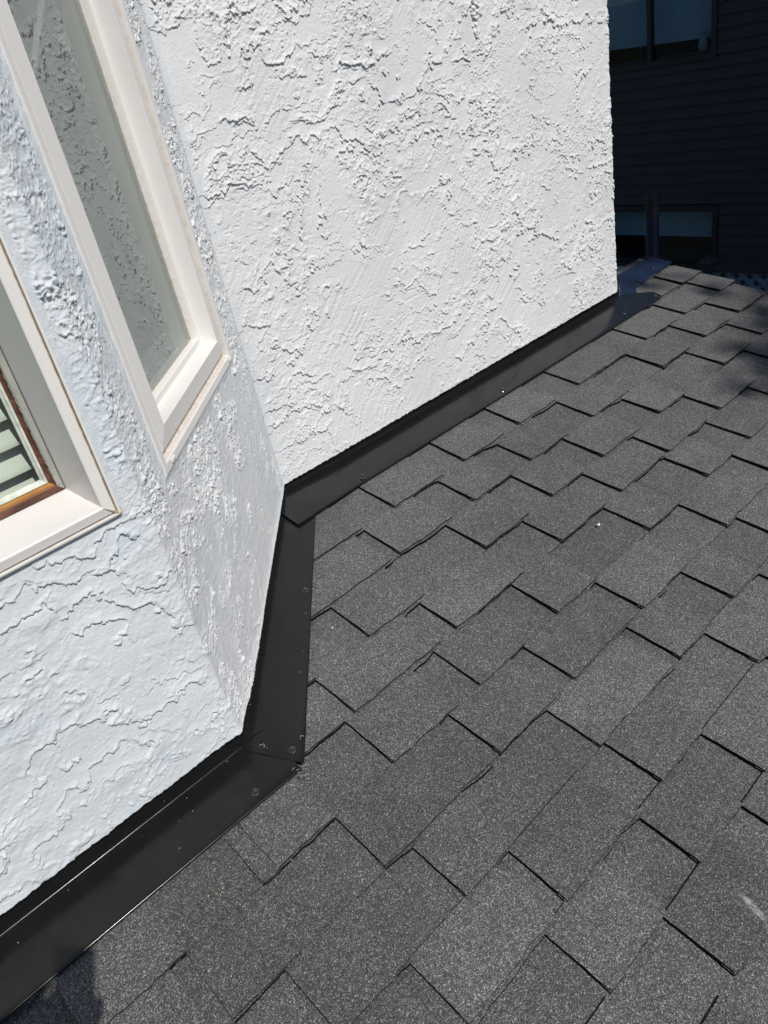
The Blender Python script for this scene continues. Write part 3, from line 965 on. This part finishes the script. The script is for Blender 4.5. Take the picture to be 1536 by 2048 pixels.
# ------------------------------------------------------------------ blind behind the wide window
BL = empty('window_blind', (0.0, YA + .19, ZC - .5), 'white slatted blind hanging inside the rusty framed window', 'blind')
mb = MB()
z = ZC - .532
i = 0
while z < ZC + .30:
    yb = YA + .168; 
    p = []
    for k in range(6):
        a = k / 5
        p.append((yb - .037 * a, z + .043 * (1 - a) + .0028 * math.sin(a * math.pi)))
    for k in range(5):
        mb.quad((-.42, p[k + 1][0], p[k + 1][1]), (.295, p[k + 1][0], p[k + 1][1]), (.295, p[k][0], p[k][1]), (-.42, p[k][0], p[k][1]))
    z += .0470
o = mb.obj('slats', M_BLIND, BL); s = o.modifiers.new('thick', 'SOLIDIFY'); s.thickness = .0026
for p in o.data.polygons: p.use_smooth = True
mb = MB(); mb.ab(-.42, .295, YA + .122, YA + .160, ZC - .549, ZC - .538)
bevel(mb.obj('bottom_rail', M_BLIND, BL), .003)

# ------------------------------------------------------------------ neighbouring house
XN = 8.0
NH = empty('neighbour_house', (XN, 4, 0), 'shaded house with dark lap siding across the side yard', 'house')
M_SIDING = simple('dark_siding_paint', (0.020, 0.020, 0.028), 0.65, 0.15, 5)
M_NFRAME = simple('dark_window_frame', (0.008, 0.009, 0.013), 0.5, 0.1, 10)
WU = (3.985, 5.75, ZC - .59, ZC + .75)       # upper window y0 y1 z0 z1
WL = (3.925, 5.35, ZC - 2.58, ZC - 1.98)
mb = MB()
nh = .103
ytop, y0n, y1n = ZC + 1.25, -4.0, 10.0
z = 0.0
while z < ytop - .01:
    z1 = min(z + nh, ytop)
    segs = [(y0n, y1n)]
    for w in (WU, WL):
        if z1 > w[2] + .02 and z < w[3] - .02:
            segs = [s2 for a, b in segs for s2 in (((a, w[0]), (w[1], b)) if a < w[0] and b > w[1] else ((a, b),))]
    for a, b in segs:
        mb.quad((XN - .016, b, z), (XN - .016, a, z), (XN, a, z1), (XN, b, z1))
        mb.quad((XN, b, z), (XN, a, z), (XN - .016, a, z), (XN - .016, b, z))
    z = z1
mb.quad((XN, y0n, 0), (XN + 9, y0n, 0), (XN + 9, y0n, ytop), (XN, y0n, ytop))
mb.quad((XN + 9, y1n, 0), (XN, y1n, 0), (XN, y1n, ytop), (XN + 9, y1n, ytop))
mb.quad((XN + 9, y0n, 0), (XN + 9, y1n, 0), (XN + 9, y1n, ytop), (XN + 9, y0n, ytop))
mb.obj('siding_wall', M_SIDING, NH)
mb = MB()
mb.box((XN - .3, y0n - .3, ytop), (4.8, 0, 1.3), (0, y1n - y0n + .6, 0), (-.03, 0, .12))
mb.box((XN + 9.3, y0n - .3, ytop), (-4.8, 0, 1.3), (0, y1n - y0n + .6, 0), (.03, 0, .12))
mb.obj('roof', M_GRAN, NH)
M_NBLIND = simple('pale_teal_blind', (0.18, 0.27, 0.33), 0.8, 0.05, 3)
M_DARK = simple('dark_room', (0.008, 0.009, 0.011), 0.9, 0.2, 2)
M_NGLASS = glass_mat('neighbour_glass', 1.45, (0.75, 0.85, 0.88))
NT, NN = Vector((0, -1, 0)), Vector((-1, 0, 0))
def nwin(w, mull, label, blind_pts):
    W = bpy.data.objects.new('window', None); COL.objects.link(W); W.parent = NH; W['label'] = label
    o_ = Vector((XN, 0, 0)); ww = (-w[1], -w[0], w[2], w[3])
    ring_frame('frame', o_, NT, NN, ww, [(-.035, -.02), (-.035, .024), (.018, .024), (.022, -.03), (.04, -.03), (.042, -.05)], M_NFRAME, W)
    mb = MB()
    for y in mull: mb.ab(XN - .012, XN + .05, y - .022, y + .022, w[2] + .02, w[3] - .02)
    if mull: mb.obj('mullion', M_NFRAME, W)
    mb = MB(); mb.quad(*[ring_pt(o_, NT, NN, ww, .03, -.035, c) for c in range(4)])
    mb.obj('pane', M_NGLASS, W)
    mb = MB(); 
    b = [(XN + .14, y, z) for y, z in blind_pts]
    mb.poly(b)
    bl = mb.obj('blind', M_NBLIND, W); s = bl.modifiers.new('thick', 'SOLIDIFY'); s.thickness = .006
    mb = MB(); p = [ring_pt(o_, NT, NN, ww, .02, -.05, c) for c in range(4)]; q = [ring_pt(o_, NT, NN, ww, .02, -.9, c) for c in range(4)]
    for c in range(4): mb.quad(p[c], q[c], q[(c + 1) % 4], p[(c + 1) % 4])
    mb.quad(*q); mb.obj('room', M_DARK, W)
    return W
nwin(WU, (4.64,), 'upper window with a pale blind', [(3.95, ZC - .46), (5.8, ZC - .40), (5.8, ZC + .8), (3.95, ZC + .8)])
nwin(WL, (), 'lower window with its blind half drawn', [(3.9, ZC - 2.31), (5.4, ZC - 2.30), (5.4, ZC - 1.95), (3.9, ZC - 1.95)])
mb = MB(); mb.ab(XN - .09, XN - .026, 4.72, 5.5, ZC - 2.70, ZC - 2.61)
bevel(mb.obj('ledge', simple('ledge_paint', (.4, .46, .55), .5, .1, 6), NH), .006)

# vase on the upper sill
mb = MB()
prof = [(.02, 0), (.045, .03), (.05, .07), (.03, .12), (.018, .15), (.026, .17)]
for i in range(len(prof) - 1):
    for k in range(14):
        a, b = 2 * math.pi * k / 14, 2 * math.pi * (k + 1) / 14
        P = lambda rz, t: (XN + .085 + rz[0] * math.cos(t) * .5, 4.13 + rz[0] * math.sin(t), ZC - .566 + rz[1])
        mb.quad(P(prof[i], a), P(prof[i], b), P(prof[i + 1], b), P(prof[i + 1], a))
tag(mb.obj('vase', simple('vase_glaze', (.13, .17, .17), .4, .1, 20)), "small pale vase on the sill of the neighbour's upper window", 'vase')

# vent pipe in the side yard
VP = empty('vent_pipe', (5.0, 2.893, 0), 'dark blue upright pipe with a brown cap beyond the porch roof', 'pipe')
M_PIPE = simple('pipe_paint', (0.010, 0.020, 0.055), 0.5, 0.15, 9)
M_PCAP = simple('pipe_cap', (0.016, 0.015, 0.019), 0.6, 0.25, 25)
mb = MB(); mb.tube([(5, 2.893, 0), (5, 2.893, ZC - 1.30)], .043, 24)
o = mb.obj('pipe', M_PIPE, VP)
mb = MB(); mb.tube([(5, 2.893, ZC - 1.302), (5, 2.893, ZC - 1.288), (5, 2.893, ZC - 1.165), (5, 2.893, ZC - 1.150)], [.0435, .0445, .0445, .040], 24)
mb.obj('cap', M_PCAP, VP)

# lattice fence
LF = empty('lattice_fence', (6.5, 0.5, 0), 'blue-grey lattice topped fence beside the dark siding', 'fence')
M_LAT = simple('lattice_paint', (0.13, 0.20, 0.25), 0.6, 0.15, 12)
M_LATD = simple('fence_board', (0.022, 0.026, 0.034), 0.7, 0.2, 10)
zt = ZC - 2.085
mb = MB(); mb.ab(6.46, 6.54, -2.6, 3.2, zt - .045, zt)
bevel(mb.obj('top_rail', M_LATD, LF), .006)
mb = MB(); mb.ab(6.46, 6.54, -2.6, 3.2, zt - .62, zt - .57)
bevel(mb.obj('middle_rail', M_LATD, LF), .006)
for sgn, x in ((1, 6.488), (-1, 6.497)):
    mb = MB()
    y = -3.2
    while y < 3.8:
        za, zb_ = zt - .57, zt - .046
        ya, yb = (y, y + .52) if sgn > 0 else (y + .52, y)
        lo, hi = -2.6, 3.2
        pts = [(ya, za), (yb, zb_)]
        # clip to the panel
        def clipv(p, q, lim, keep):
            if keep(p): return p
            t = (lim - p[0]) / (q[0] - p[0]); return (lim, p[1] + (q[1] - p[1]) * t)
        P_, Q_ = pts
        if not (max(P_[0], Q_[0]) < lo or min(P_[0], Q_[0]) > hi):
            P2 = clipv(P_, Q_, lo, lambda t: t[0] >= lo); P2 = clipv(P2, Q_, hi, lambda t: t[0] <= hi)
            Q2 = clipv(Q_, P_, lo, lambda t: t[0] >= lo); Q2 = clipv(Q2, P_, hi, lambda t: t[0] <= hi)
            dv = Vector((0, Q2[0] - P2[0], Q2[1] - P2[1])); nn = Vector((0, -dv.z, dv.y)).normalized() * .038
            mb.box(Vector((x, P2[0], P2[1])) - nn * .5, dv, nn, Vector((.008, 0, 0)))
        y += .115
    mb.obj('lattice', M_LAT, LF)
mb = MB()
y = -2.6
while y < 3.1:
    mb.ab(6.49, 6.512, y, y + .136, .04, zt - .62); y += .141
mb.obj('board_panel', M_LATD, LF)
for y in (-2.6, -.66, 1.28, 3.24):
    mb = MB(); mb.ab(6.45, 6.55, y - .05, y + .05, 0, zt + .03)
    mb.poly([(6.43, y - .07, zt + .03), (6.57, y - .07, zt + .03), (6.57, y + .07, zt + .03), (6.43, y + .07, zt + .03)][::-1])
    for a, b in (((6.43, y - .07), (6.57, y - .07)), ((6.57, y - .07), (6.57, y + .07)), ((6.57, y + .07), (6.43, y + .07)), ((6.43, y + .07), (6.43, y - .07))):
        mb.poly([(a[0], a[1], zt + .03), (b[0], b[1], zt + .03), (6.5, y, zt + .09)])
    mb.obj('post', M_LATD, LF)

# ------------------------------------------------------------------ trees behind the photographer that shade the side yard
m = MT('leaf'); co = m.coord()
m.l(m.ramp(m.noise(co, 3, 3), (.3, (.035, .07, .02)), (.7, (.07, .12, .035))), m.b.inputs['Base Color']); m.set(Roughness=.6)
M_LEAF = m.m
M_BARK = simple('bark', (.09, .07, .055), .9, .3, 12, bumpd=.01)
def tree(loc, clumps, label, seed, leaf=.10, dens=260):
    T = empty('tree', loc, label, 'tree', 'trees shading the side yard')
    rt = random.Random(seed)
    x, y, _ = loc
    mb = MB()
    zc = max(c[2] for c in clumps)
    mb.tube([(x, y, 0), (x + .05, y, zc * .4), (x - .05, y + .04, zc * .75), (x, y, zc)], [.22, .17, .11, .04], 10)
    for (cx, cy, cz, r) in [c[:4] for c in clumps]:
        mb.tube([(x, y, max(1.0, cz - r * 1.1)), ((x + cx) / 2, (y + cy) / 2, cz - r * .4), (cx, cy, cz)], [.08, .05, .015], 7)
    mb.obj('trunk', M_BARK, T)
    V = []; F = []
    for (cx, cy, cz, r, *q) in clumps:
        for _ in range(int(dens * r * r * 4 * (q[0] if q else 1))):
            d = Vector((rt.gauss(0, 1), rt.gauss(0, 1), rt.gauss(0, 1))).normalized() * r * (rt.random() ** .45) * rt.uniform(.85, 1.08)
            c = Vector((cx, cy, cz)) + d
            a = Vector((rt.gauss(0, 1), rt.gauss(0, 1), rt.gauss(0, 1))).normalized(); b = a.orthogonal().normalized()
            L = leaf * rt.uniform(.7, 1.3)
            n = len(V); V += [c - a * L, c + b * L * .5, c + a * L, c - b * L * .5]; F.append((n, n + 1, n + 2, n + 3))
    me = bpy.data.meshes.new('crown'); me.from_pydata([tuple(v) for v in V], [], F)
    link('crown', me, M_LEAF, T)
def along(u, v, dist):      # the point a given distance towards the sun from a roof point
    return R(u, v, 0) + SUN * dist
def clump(u, v, dist, r):
    p = along(u, v, dist); return (p.x, p.y, p.z, r)
c1 = [clump(3.25, .52, 11.2, .60), clump(3.05, .15, 11.3, .8), clump(3.75, .3, 11.4, .8), clump(3.5, -.4, 11.2, 1.0), clump(4.4, -.1, 11.4, 1.0),
      clump(3.9, 1.55, 11.8, .95) + (.16,)]
p_ = along(3.9, 0, 11.3)
tree((p_.x, p_.y - .3, 0), c1, 'leafy tree behind the photographer, nearer the porch roof', 1)
c2 = [(5.2, -2.3, ZC + 4.1, 1.3), (6.4, -2.5, ZC + 3.6, 1.4), (5.6, -3.4, ZC + 2.2, 1.4), (6.8, -3.0, ZC + 2.0, 1.3), (5.0, -3.0, ZC + 3.2, 1.1), (6.2, -2.6, ZC + 5.2, 1.2)]
tree((5.8, -3.2, 0), c2, 'taller leafy tree in the side yard by the dark house', 2, .12, 200)

# ------------------------------------------------------------------ tan grit swept against the flashing
mb = MB(); rs = random.Random(8)
for (cu, cv, n, sp) in ((.315, .700, 12, .016), (.33, .672, 8, .010), (.195, .735, 10, .014), (.46, .775, 7, .012), (1.02, .30, 5, .05), (1.3, .6, 5, .3), (.8, .4, 5, .25), (1.9, .95, 6, .35)):
    for _ in range(n):
        u, v = cu + rs.gauss(0, sp), cv + rs.gauss(0, sp)
        r_ = rs.uniform(.0008, .0018)
        p = R(u, v, .001 - .006)
        a = rs.random() * 3
        d = Vector((math.cos(a), math.sin(a), .1)) * r_
        mb.tube([p - d, p, p + d], [r_ * .3, r_ * .8, r_ * .3], 6)
tag(mb.obj('grit', simple('tan_grit', (.42, .33, .20), .8, .3, 300)), 'tan grit scattered on the shingles by the black flashing', 'debris', kind='stuff')

# ------------------------------------------------------------------ the photographer, whose phone and arm cast the shadow at the lower left
PH = empty('phone', tuple(Vector((0, 0, ZC)) - _f * .010), 'slim dark phone held up in two hands towards the wall', 'phone')
def cp_(r, u, f): return Vector((0, 0, ZC)) + _r * r + _u * u + _f * f
mb = MB()
mb.box(cp_(-.057, -.132, -.0130), _r * .072, _u * .147, _f * .0075)
bevel(mb.obj('body', simple('phone_case', (.02, .02, .024), .35, .1, 20), PH), .003, 3)
mb = MB()
mb.tube([cp_(0, 0, -.0055), cp_(0, 0, -.0035)], .0075, 20); mb.tube([cp_(-.012, -.014, -.0055), cp_(-.012, -.014, -.0035)], .0075, 20)
mb.obj('lens', simple('phone_lens', (.01, .01, .012), .08, .1, 20), PH)

def skin_body(name, nodes, edges, sub=2):
    me = bpy.data.meshes.new(name)
    keys = list(nodes)
    me.from_pydata([tuple(nodes[k][0]) for k in keys], [(keys.index(a), keys.index(b)) for a, b in edges], [])
    o = bpy.data.objects.new(name, me); COL.objects.link(o)
    sk = o.modifiers.new('skin', 'SKIN'); sk.use_smooth_shade = True
    ss = o.modifiers.new('sub', 'SUBSURF'); ss.levels = ss.render_levels = sub
    for i, k in enumerate(keys):
        r = nodes[k][1]
        me.skin_vertices[0].data[i].radius = r if isinstance(r, tuple) else (r, r)
    me.skin_vertices[0].data[0].use_root = True
    bpy.context.view_layer.update()
    dg = bpy.context.evaluated_depsgraph_get()
    m2 = bpy.data.meshes.new_from_object(o.evaluated_get(dg))
    m2.name = name
    bpy.data.objects.remove(o)
    return m2
PX, PY = -.43, -.30
PZ = ZC - 1.468 + PY * .2096 - .004
def B(x, y, z): return Vector((PX + x, PY + y, PZ + z))
hand = cp_(-.030, -.112, -.024)
wr = cp_(-.052, -.165, -.062)
nodes = {
 'hip': (B(0, 0, .93), (.155, .115)), 'belly': (B(0, .01, 1.08), (.145, .105)), 'chest': (B(0, .0, 1.28), (.165, .115)), 'neckb': (B(0, -.005, 1.46), (.075, .07)),
 'neck': (B(0, .01, 1.53), .055), 'jaw': (B(0, .035, 1.60), (.062, .075)), 'head': (B(0, .03, 1.68), (.078, .098)), 'crown': (B(0, .015, 1.745), (.066, .085)),
 'shr': (B(.18, -.01, 1.42), .062), 'elr': (B(.372, .06, 1.20), .052), 'wrr': (wr, .029), 'pr': (hand + _u * -.010 - _r * .004, (.034, .016)),
 'shl': (B(-.18, -.01, 1.42), .062), 'ell': (B(.005, .155, 1.27), .050), 'wrl': (cp_(-.150, -.130, -.050), .033), 'pl': (cp_(-.098, -.100, -.034), (.036, .018)),
 'tr': (B(.095, .0, .86), .092), 'kr': (B(.11, .03, .50), .062), 'cr': (B(.115, .0, .34), .058), 'ar': (B(.12, -.02, .085), .040), 'fr': (B(.135, .09, .045), (.045, .035)), 'tor': (B(.145, .18, .045), (.042, .026)),
 'tl': (B(-.095, .0, .86), .092), 'kl': (B(-.11, .03, .50), .062), 'cl': (B(-.115, .0, .34), .058), 'al': (B(-.12, -.02, .085), .040), 'fl': (B(-.135, .09, .045), (.045, .035)), 'tol': (B(-.145, .18, .045), (.042, .026)),
}
edges = [('hip', 'belly'), ('belly', 'chest'), ('chest', 'neckb'), ('neckb', 'neck'), ('neck', 'jaw'), ('jaw', 'head'), ('head', 'crown'),
 ('chest', 'shr'), ('shr', 'elr'), ('elr', 'wrr'), ('wrr', 'pr'), ('chest', 'shl'), ('shl', 'ell'), ('ell', 'wrl'), ('wrl', 'pl'),
 ('hip', 'tr'), ('tr', 'kr'), ('kr', 'cr'), ('cr', 'ar'), ('ar', 'fr'), ('fr', 'tor'), ('hip', 'tl'), ('tl', 'kl'), ('kl', 'cl'), ('cl', 'al'), ('al', 'fl'), ('fl', 'tol')]
# fingers of the holding hand curl round the phone's left edge, the thumb lies up its right edge; the other hand cups them
for i in range(4):
    b = hand - _r * .014 + _u * (.020 - .019 * i)
    L = (.9, 1.0, .95, .75)[i]
    c1_ = cp_(-.0655, -.078 - .020 * i, -.020); c2_ = cp_(-.0665, -.078 - .020 * i, -.006); c3_ = cp_(-.0665 + .020 * L, -.077 - .020 * i, .0025)
    nodes['g%da' % i] = (c1_, .0085); nodes['g%db' % i] = (c2_, .008); nodes['g%dc' % i] = (c3_, .0068)
    edges += [('pr', 'g%da' % i), ('g%da' % i, 'g%db' % i), ('g%db' % i, 'g%dc' % i)]
    q1 = cp_(-.0800, -.062 - .020 * i, -.022); q2 = cp_(-.0815, -.061 - .020 * i, -.008); q3 = cp_(-.072 + .006 * L, -.060 - .020 * i, .0045)
    nodes['h%da' % i] = (q1, .0088); nodes['h%db' % i] = (q2, .008); nodes['h%dc' % i] = (q3, .0068)
    edges += [('pl', 'h%da' % i), ('h%da' % i, 'h%db' % i), ('h%db' % i, 'h%dc' % i)]
nodes['t1'] = (cp_(.012, -.120, -.026), .0105); nodes['t2'] = (cp_(.0235, -.090, -.018), .009); nodes['t3'] = (cp_(.0235, -.066, -.012), .0078)
edges += [('pr', 't1'), ('t1', 't2'), ('t2', 't3')]
nodes['u1'] = (cp_(-.078, -.085, -.048), .0105); nodes['u2'] = (cp_(-.056, -.066, -.040), .009); nodes['u3'] = (cp_(-.040, -.050, -.032), .0078)
edges += [('pl', 'u1'), ('u1', 'u2'), ('u2', 'u3')]
pm_ = skin_body('person', nodes, edges)
M_SKIN = simple('skin', (.42, .26, .19), .5, .06, 30)
M_SHIRT = simple('shirt_cloth', (.05, .07, .12), .85, .12, 40)
M_TROUSER = simple('trouser_cloth', (.06, .06, .065), .9, .15, 60)
M_SHOE = simple('shoe', (.03, .03, .03), .6, .2, 40)
M_HAIR = simple('hair', (.03, .02, .013), .6, .3, 60)
M_EYE = simple('eye', (.5, .5, .48), .2, .05, 60)
# face: nose, ears, lips and eyes joined to the head
bm = bmesh.new(); bm.from_mesh(pm_)
hc = B(0, .03, 1.66)
for (off, sc_) in (((0, .118, -.012), (.013, .019, .022)), ((.082, .0, -.012), (.010, .017, .028)), ((-.082, .0, -.012), (.010, .017, .028)), ((0, .101, -.058), (.024, .009, .006)), ((0, .100, -.067), (.021, .009, .006))):
    bmesh.ops.create_icosphere(bm, subdivisions=3, radius=1, matrix=Matrix.Translation(hc + Vector(off)) @ Matrix.Diagonal((*sc_, 1)))
bm.to_mesh(pm_); bm.free()
for mt_ in (M_SKIN, M_SHIRT, M_TROUSER, M_SHOE): pm_.materials.append(mt_)
for p in pm_.polygons:
    c = p.center - Vector((PX, PY, PZ)); p.use_smooth = True
    if c.z < .095: p.material_index = 3
    elif c.z < .98 and abs(c.x) < .21: p.material_index = 2
    elif c.z < 1.475 and (abs(c.x) < .22 or (c.z > 1.24 and abs(c.x) < .30)): p.material_index = 1
po = bpy.data.objects.new('person', pm_); COL.objects.link(po)
tag(po, 'person in a dark shirt standing on the roof, holding up a phone with both hands', 'person')
bm = bmesh.new()
bmesh.ops.create_uvsphere(bm, u_segments=28, v_segments=18, radius=1, matrix=Matrix.Translation(B(0, .012, 1.705)) @ Matrix.Diagonal((.092, .112, .092, 1)))
cut = [v for v in bm.verts if (v.co.y - PY > .09 and v.co.z - PZ < 1.735) or v.co.z - PZ < 1.635]
bmesh.ops.delete(bm, geom=cut, context='VERTS')
for v in bm.verts:
    v.co += Vector((0, 0, .004 * vnf(v.co.x * 60, v.co.y * 60, 2)))
me = bpy.data.meshes.new('hair'); bm.to_mesh(me); bm.free()
for p in me.polygons: p.use_smooth = True
h = link('hair', me, M_HAIR, po); md = h.modifiers.new('thick', 'SOLIDIFY'); md.thickness = .008
mb = MB()
for sx_ in (-1, 1):
    bm = bmesh.new()
    bmesh.ops.create_icosphere(bm, subdivisions=3, radius=.0125, matrix=Matrix.Translation(hc + Vector((.032 * sx_, .092, .012))))
    me = bpy.data.meshes.new('eye'); bm.to_mesh(me); bm.free()
    link('eye', me, M_EYE, po)
